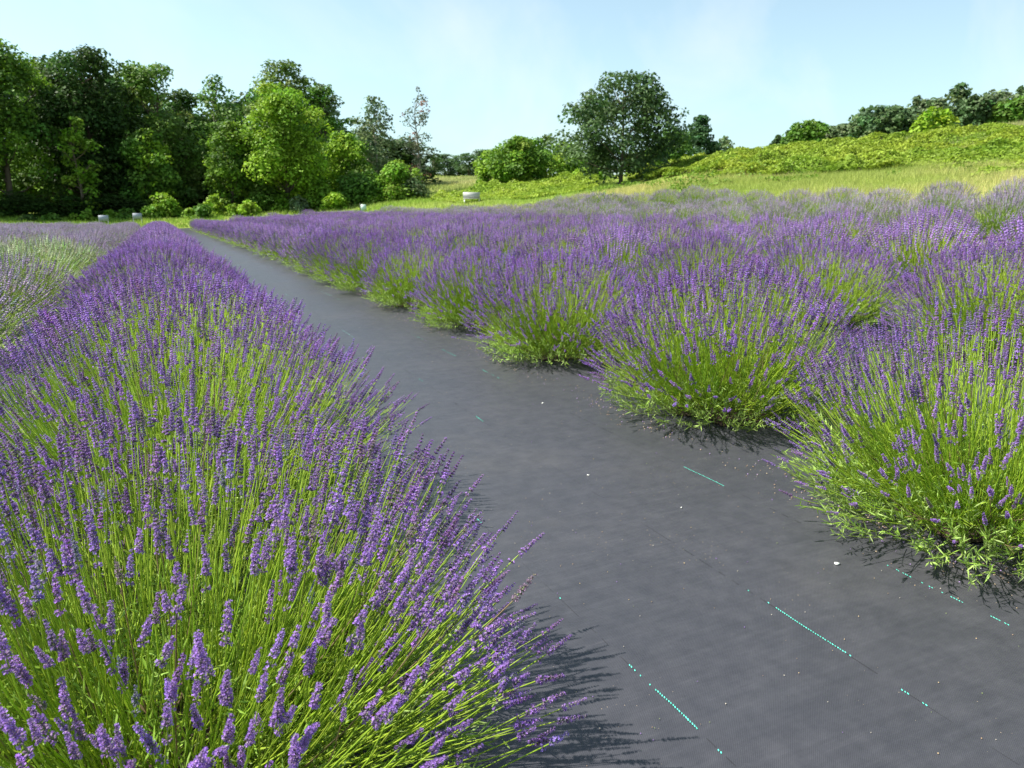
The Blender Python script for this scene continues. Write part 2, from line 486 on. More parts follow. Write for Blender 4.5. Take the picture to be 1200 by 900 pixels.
def bush_geo(seed, lod, nst, nsh, palname, pal, H=.62, tmax=86, RH=.69, e=.97, inner=.16, stemcol=(.33, .47, .042), leafcol=(.20, .32, .045)):
    rg = np.random.default_rng(seed)
    # flower stems
    # heads sit on a rounded dome: half width RH, top height H + .08
    n0 = int(nst * 1.6)
    ct = rg.uniform(math.cos(math.radians(tmax)), 1, n0)
    keep = rg.random(n0) < np.clip(.25 + 1.5 * ct, 0, 1)
    ct = ct[keep][:nst]; nst = len(ct)
    th = np.arccos(ct); ph = rg.uniform(0, 2 * np.pi, nst)
    u = np.stack([np.cos(ph), np.sin(ph), 0 * ph], 1)
    lump = 1 + .05 * np.sin(3 * ph + seed) * np.sin(th) + .04 * np.sin(5 * ph + 2.3 * seed)
    q = lump * np.where(rg.random(nst) > inner, rg.normal(.98, .035, nst), rg.uniform(.66, .95, nst))
    br = .30 * np.sin(th) ** .8
    p0 = u * br[:, None] + np.stack([rg.normal(0, .05, nst), rg.normal(0, .05, nst), rg.uniform(.02, .10, nst)], 1)
    p2 = u * (RH * np.sin(th) ** e * q)[:, None] + np.stack([rg.normal(0, .025, nst), rg.normal(0, .025, nst), .08 + (H - .03) * np.cos(th) ** e * q], 1)
    p2[:, 2] = np.maximum(p2[:, 2], .09)
    D_ = p2 - p0
    pm = p0 + D_ * np.stack([.60 + 0 * th, .60 + 0 * th, .43 + 0 * th], 1) + rg.normal(0, .018, (nst, 3))
    sg = 6 if lod == 0 else (5 if lod == 1 else 4)
    t = np.linspace(0, 1, sg)
    dA = unit(pm - p0)
    P = (p0[:, None] * ((1 - t) ** 2)[None, :, None] + pm[:, None] * (2 * t * (1 - t))[None, :, None] + p2[:, None] * (t ** 2)[None, :, None])
    rad = {0: .00125, 1: .0013, 2: .002}[lod]
    R = rad * np.linspace(1.25, .8, sg)
    C = np.array(stemcol)[None] * rg.uniform(.75, 1.3, (nst, 1)) * np.array([1, 1, 1]) + rg.normal(0, .012, (nst, 3)) * [1, .5, .3]
    dry = rg.random(nst) < .04
    C[dry] = np.array([.30, .22, .12]) * rg.uniform(.7, 1.1, (dry.sum(), 1))
    C = np.clip(C, .01, 1)
    ms = MB(); tubes(ms, P, R, C, 4 if lod == 0 else 3)
    tip = P[:, -1]; dr = unit(p2 - pm)
    # leafy shoots
    a2 = rg.uniform(0, 2 * np.pi, nsh)
    thS = np.arccos(rg.uniform(math.cos(math.radians(88)), 1, nsh))
    u2 = np.stack([np.cos(a2), np.sin(a2), 0 * a2], 1)
    rq = .50 * np.sqrt(rg.uniform(0, 1, nsh)); thS = np.clip(rq / .50 * 1.25 + rg.normal(0, .2, nsh), 0, 1.45)
    q0 = u2 * rq[:, None]; q0[:, 2] = rg.uniform(.01, .06, nsh)
    dS = np.stack([np.cos(a2) * np.sin(thS), np.sin(a2) * np.sin(thS), np.cos(thS)], 1)
    LS = rg.uniform(.09, .20, nsh) * (1 + .9 * np.cos(thS))
    q1 = q0 + dS * LS[:, None]; q1[:, 2] = np.maximum(q1[:, 2] + .02, .03)
    ml = MB()
    CS = np.clip(np.array(leafcol)[None] * rg.uniform(.8, 1.5, (nsh, 1)), 0, 1)
    if lod < 2:
        tubes(ms, np.stack([q0, (q0 + q1) / 2 + [0, 0, -.005], q1], 1), np.array([.0014, .0012, .0008]), CS * [1.1, .95, 1.1], 3)
    npl = {0: 15, 1: 11, 2: 5}[lod]
    tt = rg.uniform(.25, 1.02, (nsh, npl))
    pos = q0[:, None] + (q1 - q0)[:, None] * tt[..., None]
    ld = unit(dS[:, None] * .9 + rg.normal(0, .62, (nsh, npl, 3)) + [0, 0, .25])
    ll = rg.uniform(.022, .045, (nsh, npl)) * {0: 1, 1: 1.15, 2: 1.9}[lod]
    lw = {0: .0048, 1: .0052, 2: .0085}[lod]
    lc = np.repeat(CS[:, None], npl, 1) * rg.uniform(.75, 1.35, (nsh, npl, 1)) + (rg.random((nsh, npl, 1)) < .2) * np.array([.07, .07, .05])
    lc = lc + (rq > .3)[:, None, None] * (rg.random((nsh, npl, 1)) < .55) * np.array([.10, .09, .07])   # silvery outer leaves
    # leaves low on the flower stems
    nls = {0: 3, 1: 2, 2: 1}[lod]
    t3 = rg.uniform(.08, .5, (nst, nls))
    pos3 = (p0[:, None] * ((1 - t3) ** 2)[..., None] + pm[:, None] * (2 * t3 * (1 - t3))[..., None] + p2[:, None] * (t3 ** 2)[..., None])
    ld3 = unit(dA[:, None] + rg.normal(0, .45, (nst, nls, 3)))
    ll3 = rg.uniform(.03, .055, (nst, nls)) * {0: 1, 1: 1.1, 2: 1.6}[lod]
    lc3 = np.repeat(C[:, None], nls, 1) * .75
    Pp = np.concatenate([pos.reshape(-1, 3), pos3.reshape(-1, 3)])
    Dd = np.concatenate([ld.reshape(-1, 3), ld3.reshape(-1, 3)])
    Ll = np.concatenate([ll.ravel(), ll3.ravel()])
    Cc = np.clip(np.concatenate([lc.reshape(-1, 3), lc3.reshape(-1, 3)]), 0.01, 1)
    F = frames(Dd, rg=rg)
    F = F * np.stack([np.full(len(Ll), lw), Ll, Ll], 1)[:, None, :]
    ml.inst(LEAF, F, Pp, Cc)
    # flower heads
    sp = spikes(lod, palname, pal, {0: 8, 1: 8, 2: 5}[lod])
    vi = rg.integers(0, len(sp), nst)
    Fm = frames(unit(dr + rg.normal(0, .06, dr.shape)), rg=rg)
    ss = rg.uniform(.85, 1.2, nst) * {0: .80, 1: .95, 2: 1.18 if palname == 'F' else .98}[lod]
    few = th > math.radians(62)
    ss = np.where(few, ss * .85, ss)
    CM = rg.uniform(.68, 1.3, (nst, 1)) * np.array([[1, 1, 1.]]) * (1 + rg.normal(0, .06, (nst, 3)))
    CM[dry] = [.85, 1.1, .5]
    young = rg.random(nst) < .08
    CM[young] *= [.85, 1.35, .75]
    ss = np.where(young, ss * .72, ss)
    return dict(ms=ms, ml=ml, vi=vi, F=Fm * ss[:, None, None], T=tip, CM=np.clip(CM, .3, 1.6), sp=sp)

def heads_mesh(g, idx=None):
    mb = MB()
    idx = np.arange(len(g['T'])) if idx is None else idx
    for k, (P, L) in enumerate(g['sp']):
        s_ = idx[g['vi'][idx] == k]
        mb.inst(P, g['F'][s_], g['T'][s_], g['CM'][s_])
    return mb

_cache = {}
def proto_bush(kind, variant, lod):
    key = (kind, variant, lod)
    if key in _cache: return _cache[key]
    if kind == 'violet':
        args = dict(palname='P' if lod < 2 else 'F', pal=PAL_P if lod < 2 else PAL_F)
        if lod == 1: g = bush_geo(40 + variant, 1, 1250, 560, H=.66, tmax=84, **args)
        else: g = bush_geo(60 + variant, 2, 720, 260, H=.64, tmax=84, **args)
    elif kind == 'pale':
        g = bush_geo(80 + variant, 2, 620, 320, 'G', PAL_G, H=.62, tmax=80, stemcol=(.27, .38, .07), leafcol=(.20, .30, .06))
    else:
        g = bush_geo(90 + variant, 2, 420, 400, 'W', PAL_W, H=.62, tmax=80, stemcol=(.28, .39, .08), leafcol=(.20, .32, .06))
    nm = 'lavender'
    r = (heads_mesh(g).mesh('flower_spikes', M_FLOWER), g['ms'].mesh('stems', M_STEM), g['ml'].mesh('foliage', M_LEAF))
    _cache[key] = r
    return r

ORD = ['first', 'second', 'third', 'fourth', 'fifth', 'sixth', 'seventh', 'eighth', 'ninth', 'tenth', 'eleventh', 'twelfth', 'thirteenth', 'fourteenth']
soil = MB()
def soil_patch(x, y, r):
    k = 14
    a = np.arange(k) / k * 6.2832
    rr = r * (1 + .18 * rng.normal(0, 1, k))
    X = np.concatenate([[x], x + rr * np.cos(a)]); Y = np.concatenate([[y], y + rr * np.sin(a)])
    v = np.stack([X, Y, Zf(X, Y) + .010], 1)
    soil.add(v, [(0, 1 + i, 1 + (i + 1) % k) for i in range(k)], (.05, .03, .02))

PLANTS = []
def add_bush(*a, **k): PLANTS.append((math.hypot(a[0], a[1]), a, k))
def plant_all(limit=296):
    PLANTS.sort(key=lambda p_: p_[0])
    for d, a, k in PLANTS[:limit]: place_bush(*a, **k)
    F_, S_, L_ = MB(), MB(), MB()
    cheap = {}
    for d, a, k in PLANTS[limit:]:
        x, y, kind = a[:3]
        if kind not in cheap:
            pn, pl, sc_, lc_ = {'violet': ('F', PAL_F, (.29, .39, .04), (.18, .27, .045)), 'pale': ('G', PAL_G, (.27, .38, .07), (.20, .30, .06)), 'white': ('W', PAL_W, (.28, .39, .08), (.20, .32, .06))}[kind]
            g = bush_geo(77, 2, 330, 130, palname=pn, pal=pl, H=.62, tmax=68, stemcol=sc_, leafcol=lc_)
            cheap[kind] = (heads_mesh(g).arrays(), g['ms'].arrays(), g['ml'].arrays())
        an = rng.uniform(0, 6.28); c, s = math.cos(an), math.sin(an); q = 1.06
        M = np.array([[[c * q, -s * q, 0], [s * q, c * q, 0], [0, 0, q]]])
        for B_, P_ in zip((F_, S_, L_), cheap[kind]): B_.inst(P_, M, np.array([[x, y, Z1(x, y)]]))
    if len(PLANTS) > limit:
        t = thing('lavender_hedge', (0, 0, 0), 'farthest lavender bushes merged along the ends of the rows', 'lavender')
        t['kind'] = 'stuff'
        for B_, n_, m_ in ((F_, 'flower_spikes', M_FLOWER), (S_, 'stems', M_STEM), (L_, 'foliage', M_LEAF)): link(n_, B_.mesh(n_, m_), t, kind='stuff')
def place_bush(x, y, kind, lod, label, group, sc=1.0, rz=None, variant=None, wide=1.0):
    rz = rng.uniform(0, 6.28) if rz is None else rz
    variant = int(rng.integers(0, 4 if lod == 1 else 5)) if variant is None else variant
    t = thing('lavender_bush', (x, y, Z1(x, y)), label, 'lavender bush', group, rz,
              (sc * wide * rng.uniform(.97, 1.05), sc * wide * rng.uniform(.97, 1.05), sc * rng.uniform(.94, 1.05)))
    fm, sm, lm = proto_bush(kind, variant, lod)
    link('flower_spikes', fm, t, kind='stuff')
    link('stems', sm, t, kind='stuff')
    link('foliage', lm, t)
    return t

def hero_bush(x, y, seed, label, group, nst=680, H=.57, tmax=84, RH=.72, e=.86):
    t = thing('lavender_bush', (x, y, Z1(x, y)), label, 'lavender bush', group)
    g = bush_geo(seed, 0, nst, 760, 'P', PAL_P, H=H, tmax=tmax, RH=RH, e=e, inner=.36)
    link('stems', g['ms'].mesh('stems', M_STEM), t, kind='stuff')
    link('foliage', g['ml'].mesh('foliage', M_LEAF), t)
    T = g['T'] + np.array([x, y, Z1(x, y)])
    # which heads are in view, nearest first
    c, s = math.cos(YAW), math.sin(YAW)
    rx = c * T[:, 0] - s * T[:, 1]; fw0 = s * T[:, 0] + c * T[:, 1]; uz = T[:, 2] - CAMH
    fw = fw0 * math.cos(PITCH) - uz * math.sin(PITCH); up = fw0 * math.sin(PITCH) + uz * math.cos(PITCH)
    u_ = rx / fw * FPX; v_ = up / fw * FPX
    ok = (fw > .15) & (np.abs(u_) < 610) & (np.abs(v_) < 460)
    d = np.where(ok, np.linalg.norm(T - [0, 0, CAMH], axis=1), 99)
    order = np.argsort(d)
    near, rest = order[:100], order[100:]
    near = near[d[near] < 90]
    if 'hmesh' not in _cache:
        l = []
        for P, L in g['sp']:
            m_ = MB(); m_.addp(P); l.append(m_.mesh('flower_spike', M_FLOWER))
        _cache['hmesh'] = l
    for i in near:
        o = link('flower_spike', _cache['hmesh'][g['vi'][i]], t)
        o.matrix_local = Matrix.Translation(Vector(g['T'][i])) @ Matrix(g['F'][i].tolist()).to_4x4()
    link('flower_spikes', heads_mesh(g, rest).mesh('flower_spikes', M_FLOWER), t, kind='stuff')
    return t

# image position test for planting (leave out what the frame can never show)
def inview(x, y, z=.5, mx_=90):
    c, s = math.cos(YAW), math.sin(YAW)
    rx = c * x - s * y; f0 = s * x + c * y; uz = z - CAMH
    fw = f0 * math.cos(PITCH) - uz * math.sin(PITCH)
    if fw < .3: return False
    return abs(rx / fw) * FPX < 600 + .9 * FPX / fw + 10

# left foreground row
GL, GR = 'violet lavender bushes in the row left of the black path', 'violet lavender bushes in the row along the right edge of the black path'
hero_bush(-.10, 1.46, 11, 'nearest violet lavender bush filling the lower left, long stems leaning over the path', GL, 1650, .60, 80, .77, .74)
hero_bush(-.04, 2.78, 12, 'second violet lavender bush from the front in the row left of the path', GL, 1250, .63, 82, .86, .70)
soil_patch(-.1, 1.46, .3); soil_patch(0, 2.78, .3)
y = 4.12; k = 2
while y < 60:
    lod = 1 if y < 13 else 2
    lab = f'{ORD[k]} violet lavender bush from the front in the row left of the path' if k < 10 else 'violet lavender bush beyond the tenth in the row left of the path'
    add_bush(rng.normal(0, .03), y, 'violet', lod, lab, GL, 1.0, wide=1.2)
    soil_patch(0, y, .28)
    y += 1.45 + rng.normal(0, .04); k += 1
# right row by the path
hero_bush(2.53, 1.52, 13, 'nearest lavender bush right of the black path, pale shoots at its foot', GR, 1350, .67, 85, .72, .92)
soil_patch(2.56, 1.6, .3)
ys = [3.12, 4.86, 6.6, 8.2, 9.85, 11.5]
while ys[-1] < 60: ys.append(ys[-1] + 1.66 + rng.normal(0, .05))
for k, y in enumerate(ys, 1):
    lod = 1 if y < 14 else 2
    lab = f'{ORD[k]} lavender bush back from the front in the row right of the black path' if k < 11 else 'violet lavender bush beyond the eleventh in the row along the path right edge'
    x = 2.66 + rng.normal(0, .03)
    add_bush(x, y, 'violet', lod, lab, GR, 1.0 if k > 1 else 1.04, variant=k % 4)
    soil_patch(x, y, .28)
# rows further right
rown = 2
for X, kind, yend in [(5.35, 'violet', 62), (8.1, 'violet', 62), (10.8, 'violet', 62), (13.5, 'pale', 48), (16.1, 'pale', 44), (18.7, 'pale', 38)]:
    yy = 0.6 + rng.uniform(0, 1.2); k = 0
    while yy < yend:
        dist = math.hypot(X, yy)
        if inview(X, yy):
            if kind == 'violet':
                lab = f'{ORD[k]} violet lavender bush from the front in the {ORD[rown-1]} row right of the path' if k < 5 else f'violet lavender bush beyond the fifth in the {ORD[rown-1]} row right of the path'
            else:
                lab = f'{ORD[k]} pale lavender bush from the front in the {ORD[rown-1]} row right of the path' if k < 4 else f'pale lavender bush beyond the fourth in the {ORD[rown-1]} row right of the path'
            add_bush(X + rng.normal(0, .06), yy, kind, 1 if (dist < 9 and kind == 'violet') else 2, lab,
                     f'{"violet" if kind == "violet" else "pale greyish"} lavender bushes in the {ORD[rown-1]} row right of the path', 1.02 if kind == 'violet' else 1.08)
            soil_patch(X, yy, .28)
            k += 1
        yy += (1.62 if X < 9 else 1.75) + rng.normal(0, .08)
    rown += 1
# pale rows left of the front row
for ri, (X, y0, yend) in enumerate([(-1.75, 5.2, 60), (-3.7, 8, 60), (-5.6, 15, 60), (-7.5, 22, 60), (-9.4, 30, 60)]):
    yy = y0; k = 0
    while yy < yend:
        if inview(X, yy):
            white = (ri == 0 and 11.4 < yy < 15.0) or (ri == 1 and yy < 18)
            kd = 'white' if white else 'pale'
            rn = ORD[ri]
            kw = 'cream white flowering' if white else 'pale grey violet'
            lab = f'{ORD[k]} bush from the front, {kw}, in the {rn} pale row on the left' if k < 5 else f'{kw} bush beyond the fifth in the {rn} pale row on the left'
            add_bush(X + rng.normal(0, .05), yy, kd, 2, lab, f'{kw} lavender bushes in the {rn} pale row on the left', 1.04 if kd == 'white' else 1.0, wide=1.2)
            soil_patch(X, yy, .28)
            k += 1
        yy += 1.6 + rng.normal(0, .06)
plant_all()
link('soil', soil.mesh('soil', MS), kind='structure')

# ------------------------------------------------------------------ stitching, crease and litter on the fabric
mb = MB()
def stitches(x, ya, yb, p=1.0, c=(.09, .55, .43)):
    y = ya
    while y < yb:
        if rng.random() < p:
            w_, l_ = .0014, rng.uniform(.0048, .0068)
            z = Z1(x, y) + .0052
            sk = .0012; x_ = x; x = x_ + .0015 * math.sin(y * 23) + rng.normal(0, .0003)
            mb.add([(x - w_ - sk, y, z), (x + w_ - sk, y, z), (x + w_ + sk, y + l_, z), (x - w_ + sk, y + l_, z)], [(0, 1, 2, 3)], np.array(c) * rng.uniform(.7, 1.2))
            x = x_
        y += .0078
for x, segs in {.942: [(1.02, 1.03, 1), (1.10, 1.135, .9), (1.13, 1.25, 1), (1.27, 1.36, .5), (1.7, 1.72, .6), (2.3, 2.34, .7)],
                1.446: [(.94, .955, 1), (.985, 1.01, .8), (1.14, 1.17, .6), (1.17, 1.40, 1), (1.42, 1.45, .5), (1.49, 1.52, .6), (3.5, 3.62, .9), (4.5, 4.58, .5)],
                1.93: [(1.06, 1.12, .55), (1.15, 1.23, .8), (1.24, 1.36, .3), (1.36, 1.46, .55), (2.19, 2.44, 1), (4.4, 4.7, .6), (5.2, 5.5, .6), (6.0, 6.3, .5)]}.items():
    for ya, yb, pr in segs: stitches(x, ya, yb, pr)
for _ in range(16):
    x = (.942, 1.446, 1.93)[rng.integers(0, 3)]; ya = rng.uniform(5, 20); stitches(x, ya, ya + rng.uniform(.1, .5), .7, (.25, .6, .52))
link('stitching', mb.mesh('stitching', M_PAINT), path)
mb = MB()
for x in (.942, 1.446, 1.93):
    pts = np.arange(.5, 9, .03)
    for i in range(len(pts) - 1):
        if rng.random() < .5:
            w_ = .0008
            mb.add([(x - w_, pts[i], Z1(x, pts[i]) + .0047), (x + w_, pts[i], Z1(x, pts[i]) + .0047), (x + w_, pts[i + 1], Z1(x, pts[i + 1]) + .0047), (x - w_, pts[i + 1], Z1(x, pts[i + 1]) + .0047)], [(0, 1, 2, 3)], (.026, .026, .03))
link('seam', mb.mesh('seam', M_PAINT), path)

def flake(mb, x, y, s_, c, th=.0015):
    k = 6; a = np.arange(k) / k * 6.283 + rng.uniform(0, 1)
    asp = rng.uniform(.35, 1); ro = rng.uniform(0, 3.14)
    rr = s_ * rng.uniform(.6, 1.1, k)
    X = rr * np.cos(a); Y = rr * np.sin(a) * asp
    xx = x + X * math.cos(ro) - Y * math.sin(ro); yy = y + X * math.sin(ro) + Y * math.cos(ro)
    zb = Z1(x, y) + .0056
    v = np.concatenate([np.stack([xx, yy, np.full(k, zb)], 1), np.stack([xx, yy, zb + th + rng.uniform(0, s_ * .3, k)], 1)])
    mb.add(v, [(i, (i + 1) % k, k + (i + 1) % k, k + i) for i in range(k)] + [(k, k + 1, k + 2, k + 3), (k, k + 3, k + 4, k + 5)], c)
mb = MB()
for _ in range(420):
    x = rng.uniform(.45, 2.3); y = rng.uniform(.5, 2.6) if rng.random() < .6 else rng.uniform(2, 11)
    cc = [(.45, .40, .33), (.3, .2, .12), (.5, .36, .2), (.25, .14, .4), (.2, .25, .1)][rng.choice(5, p=[.3, .25, .2, .15, .1])]
    flake(mb, x, y, rng.uniform(.0006, .0017) * (1 + y * .10), cc)
for _ in range(1100):                                   # fallen florets and dry leaves gathered at the bush feet
    k = rng.integers(0, 6); y = [1.6, 3.28, 5.02, 6.78, 8.35, 1.6][k] + rng.normal(0, .4); x = 2.22 - abs(rng.normal(0, .06)) + .05 * rng.normal() + .0 * k
    flake(mb, x, y, rng.uniform(.0015, .0045), [(.4, .3, .2), (.25, .16, .1), (.3, .2, .4)][rng.integers(0, 3)])
link('fallen_debris', mb.mesh('fallen_debris', M_PAINT), kind='stuff', label='tiny dry flecks, straw and petals scattered over the black fabric')
def at0(px, py):
    v = ray(px, py); t = -CAMH / v[2]; return v[0] * t, v[1] * t
for (px, py, s_, lab) in [(980, 673, .011, 'small white torn scrap lying on the fabric before the nearest right bush'),
                          (798, 604, .004, 'tiny white petal lying on the fabric near the path centre'),
                          (689, 563, .007, 'small white petal lying on the fabric right of the front bush tips'),
                          (636, 477, .009, 'small greenish white fleck on the fabric among the middle of the path')]:
    mb = MB(); x, y = at0(px, py); flake(mb, 0, 0, s_, (.62, .62, .58), .002)
    o = link('scrap', mb.mesh('scrap', M_PAINT), label=lab, category='scrap'); o.location = (x, y, Z1(x, y) - Z1(0, 0))

# ------------------------------------------------------------------ trees
TL = (np.array([[-.5, 0, 0], [0, -.35, .04], [.5, 0, 0], [0, .45, -.03]]), np.array([(0, 1, 2, 3)]), np.zeros((0, 3), int), np.ones((4, 3)))
def crown(seed, h, w, kind, col, lf, dens=1.0, accent=None):
    """h height, w width; returns crown MB and trunk MB, base at the origin"""
    rg = np.random.default_rng(seed)
    mbc, mbt = MB(), MB()
    if kind == 'shrub': cb, nc, cr = .02, int(26 * dens), .24
    elif kind == 'pine': cb, nc, cr = .10, int(60 * dens), .17
    elif kind == 'airy': cb, nc, cr = .15, int(56 * dens), .15
    elif kind == 'oak': cb, nc, cr = .09, int(130 * dens), .12
    else: cb, nc, cr = .04, int(110 * dens), .16
    z = cb + (1 - cb) * rg.uniform(0, 1, nc) ** (.9)
    s = (z - cb) / (1 - cb)
    if kind == 'pine': prof = np.clip(1.05 - s, .06, 1) ** .8
    elif kind == 'oak': prof = np.where(s < .38, .78 + .22 * np.sin(s / .38 * np.pi / 2), np.sqrt(np.clip(1 - ((s - .38) / .66) ** 2, .01, 1)))
    elif kind == 'shrub': prof = np.sqrt(np.clip(1 - s ** 2, .04, 1))
    elif kind == 'airy': prof = np.clip(np.sin(np.pi * (s * .8 + .15)), .1, 1)
    else: prof = np.where(s < .35, .8 + .2 * s / .35, np.sqrt(np.clip(1 - ((s - .35) / .7) ** 2, .02, 1)))
    a = rg.uniform(0, 2 * np.pi, nc)
    rr = prof * np.sqrt(rg.uniform(.12, 1, nc)) * (1 + .14 * np.sin(3 * a + seed) + .15 * np.sin(2 * a + 9 * s + seed) + rg.normal(0, .11, nc))
    if kind == 'oak': rr = rr * np.where(rg.random(nc) < .25, 1.13, .97) * (1 + .1 * np.sin(2 * a + 1) )
    R = cr * w * rg.uniform(.45, 1.35, nc) * (np.clip(.5 + prof * .5, .5, 1))
    cx = rr * np.cos(a) * np.maximum(w / 2 - R * .7, .1); cy = rr * np.sin(a) * np.maximum(w / 2 - R * .7, .1)
    cz = z * h - R * .5 * s
    # trunk and limbs
    n0 = 6; t = np.linspace(0, 1, n0)
    tw = {'shrub': .012, 'airy': .013}.get(kind, .018) * h
    lean = rg.normal(0, .02 * h, 2)
    top = np.array([lean[0], lean[1], h * .86])
    P = np.stack([t * top[0] + np.sin(t * 5) * .012 * h, t * top[1], t * top[2]], 1)
    bark = np.array([[.13, .10, .075]]) if kind != 'airy' else np.array([[.26, .23, .19]])
    if kind != 'shrub':
        tubes(mbt, P[None], tw * np.linspace(1.15, .12, n0), bark, 7)
    nl = min(nc, 26 if kind != 'shrub' else 12)
    for i in rg.choice(nc, nl, replace=False):
        e = np.array([cx[i], cy[i], cz[i]])
        zb = max(.12 * h if kind != 'shrub' else 0, min(.8 * h, e[2] - np.hypot(e[0], e[1]) * (.9 if kind != 'pine' else .1)))
        if kind == 'shrub': zb = 0
        b0 = top * (zb / top[2]); m_ = (b0 + e) / 2 + [0, 0, -.02 * h]
        tubes(mbt, np.array([[b0, m_, e]]), tw * np.array([.4, .26, .08]), bark, 4)
    # leaves in clumps
    area = np.sum(R ** 2)
    nlv = np.maximum(8, (R ** 2 / (lf ** 2) * (9.0 if kind not in ('airy', 'oak') else (5.0 if kind == 'airy' else 6.0))).astype(int))
    tot = nlv.sum()
    ci = np.repeat(np.arange(nc), nlv)
    d = unit(rg.normal(0, 1, (tot, 3)) + [0, 0, .35])
    rad = R[ci] * rg.uniform(.45, 1.08, tot) ** .7
    flat = .72 if kind != 'pine' else .45
    pos = np.stack([cx[ci], cy[ci], cz[ci]], 1) + d * rad[:, None] * [1, 1, flat]
    nrm = unit(d * .55 + [0, 0, .55] + rg.normal(0, .45, (tot, 3)))
    Fm = frames(nrm, rg=rg) * (lf * rg.uniform(.6, 1.35, tot))[:, None, None]
    ck = np.array(col)[None] * rg.uniform(.78, 1.25, (nc, 1)) * (1 + rg.normal(0, .07, (nc, 3)))
    if accent is not None:
        m_ = rg.random(nc) < accent[1]
        ck[m_] = np.array(accent[0]) * rg.uniform(.85, 1.15, (m_.sum(), 1))
    C = np.clip(ck[ci] * rg.uniform(.75, 1.3, (tot, 1)), .003, 1)
    ok = pos[:, 2] > .02
    mbc.inst(TL, Fm[ok], pos[ok], C[ok])
    return mbc, mbt

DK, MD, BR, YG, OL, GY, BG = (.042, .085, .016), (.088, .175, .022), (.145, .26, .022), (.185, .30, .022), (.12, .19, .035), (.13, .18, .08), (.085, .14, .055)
_tn = 0
_tc = {}
def tree(px, r, topy, wpx, kind, col, label, name='broadleaf_tree', cat='tree', group=None, lf=None, dens=1.0, accent=None, share=None):
    global _tn
    _tn += 1
    x, y = polar(px, r); z = Z1(x, y)
    h = hz(px, topy, r) - z
    w_ = wpx / FPX * r * math.cos(math.atan((px - 600) / FPX)) * 1.08
    lf = lf or max(.14, min(.36, r * .0036))
    t = thing(name, (x, y, z - .05), label, cat, group)
    if share:
        key = share
        if key not in _tc:
            c_, b_ = crown(500 + _tn, 1.0 * 10, 7.0, kind, col, .42, dens, accent)
            _tc[key] = (c_.mesh('crown', M_TREE), b_.mesh('trunk', M_BARK))
        t.scale = (w_ / 7, w_ / 7, h / 10); t.rotation_euler[2] = rng.uniform(0, 6)
        cm, bm = _tc[key]
    else:
        c_, b_ = crown(500 + _tn, h, w_, kind, col, lf, dens, accent)
        cm, bm = c_.mesh('crown', M_TREE), b_.mesh('trunk', M_BARK)
    link('crown', cm, t); link('trunk' if kind != 'shrub' else 'branches', bm, t)
    return t
GF = 'tall broadleaf trees of the wood on the left'
tree(-75, 76, 40, 150, 'maple', DK, 'dark tree at the extreme left of the wood, cut by the frame', group=GF)
tree(12, 74, 46, 115, 'maple', MD, 'leftmost tall tree of the wood with sunlit yellow green upper leaves', group=GF, accent=(BR, .3))
tree(62, 82, 72, 90, 'maple', MD, 'tree of the left wood between the leftmost tall tree and the dark domed tree', group=GF, accent=(BR, .2))
tree(112, 78, 56, 125, 'maple', DK, 'dark dome topped tree, the tallest crown near the left of the wood', group=GF)
tree(98, 72, 138, 42, 'maple', BR, 'small added tree, bright colour standing for lit leaves, against the dark left wood', group=GF, dens=.6)  # added crown; its bright green stands in for sunlit leaves
tree(190, 80, 76, 105, 'maple', OL, 'olive green tree with a small tuft sticking up, right of the dark domed tree', group=GF, accent=(MD, .4))
tree(178, 74, 150, 60, 'maple', MD, 'shorter tree with lit yellow green boughs below the olive tufted tree', group=GF, accent=(YG, .25))
tree(222, 86, 104, 60, 'maple', DK, 'dark tree filling the dip in the skyline of the left wood', group=GF)
tree(262, 84, 88, 72, 'airy', MD, 'loose crowned dark green tree left of the tallest light green maple', group=GF, dens=1.5)
tree(272, 73, 140, 62, 'maple', BR, 'mid green maple standing left of the bright yellow green maple', group=GF, accent=(MD, .35))
tree(338, 86, 70, 85, 'maple', OL, 'highest olive crown rising behind the bright yellow green maple', group=GF, lf=.3)
tree(338, 72, 98, 92, 'maple', YG, 'bright yellow green maple in the middle of the wood edge', group=GF, accent=(BR, .3))
tree(386, 84, 100, 52, 'maple', MD, 'dark round tree just right behind the bright yellow green maple', group=GF, accent=(GY, .3))
tree(408, 75, 155, 66, 'maple', YG, 'lower yellow green tree right of the bright maple', group=GF, accent=(MD, .35))
tree(442, 79, 112, 66, 'airy', GY, 'tall thin grey green tree with pale stems near the right end of the wood', group=GF, dens=1.6)
tree(493, 80, 101, 48, 'airy', (.10, .12, .07), 'sparse half bare tree with a reddish patch at the right end of the wood', group=GF, dens=.75, accent=((.20, .10, .07), .2), lf=.22)
tree(425, 72, 195, 62, 'shrub', MD, 'dark bushy undergrowth tree below the tall grey green tree', group=GF, dens=1.6)
tree(465, 71, 188, 56, 'shrub', BR, 'rounded bright green small tree at the right foot of the wood', 'small_tree', dens=1.5)
tree(487, 70, 207, 34, 'shrub', GY, 'grey green shrub at the right foot of the wood beside the small bright tree', 'shrub', 'shrub')
tree(372, 71, 205, 44, 'shrub', BR, 'low green shrub at the foot of the wood right below the bright maple', 'shrub', 'shrub')
tree(310, 71, 212, 40, 'shrub', MD, 'low green shrub at the foot of the wood left below the bright maple', 'shrub', 'shrub')
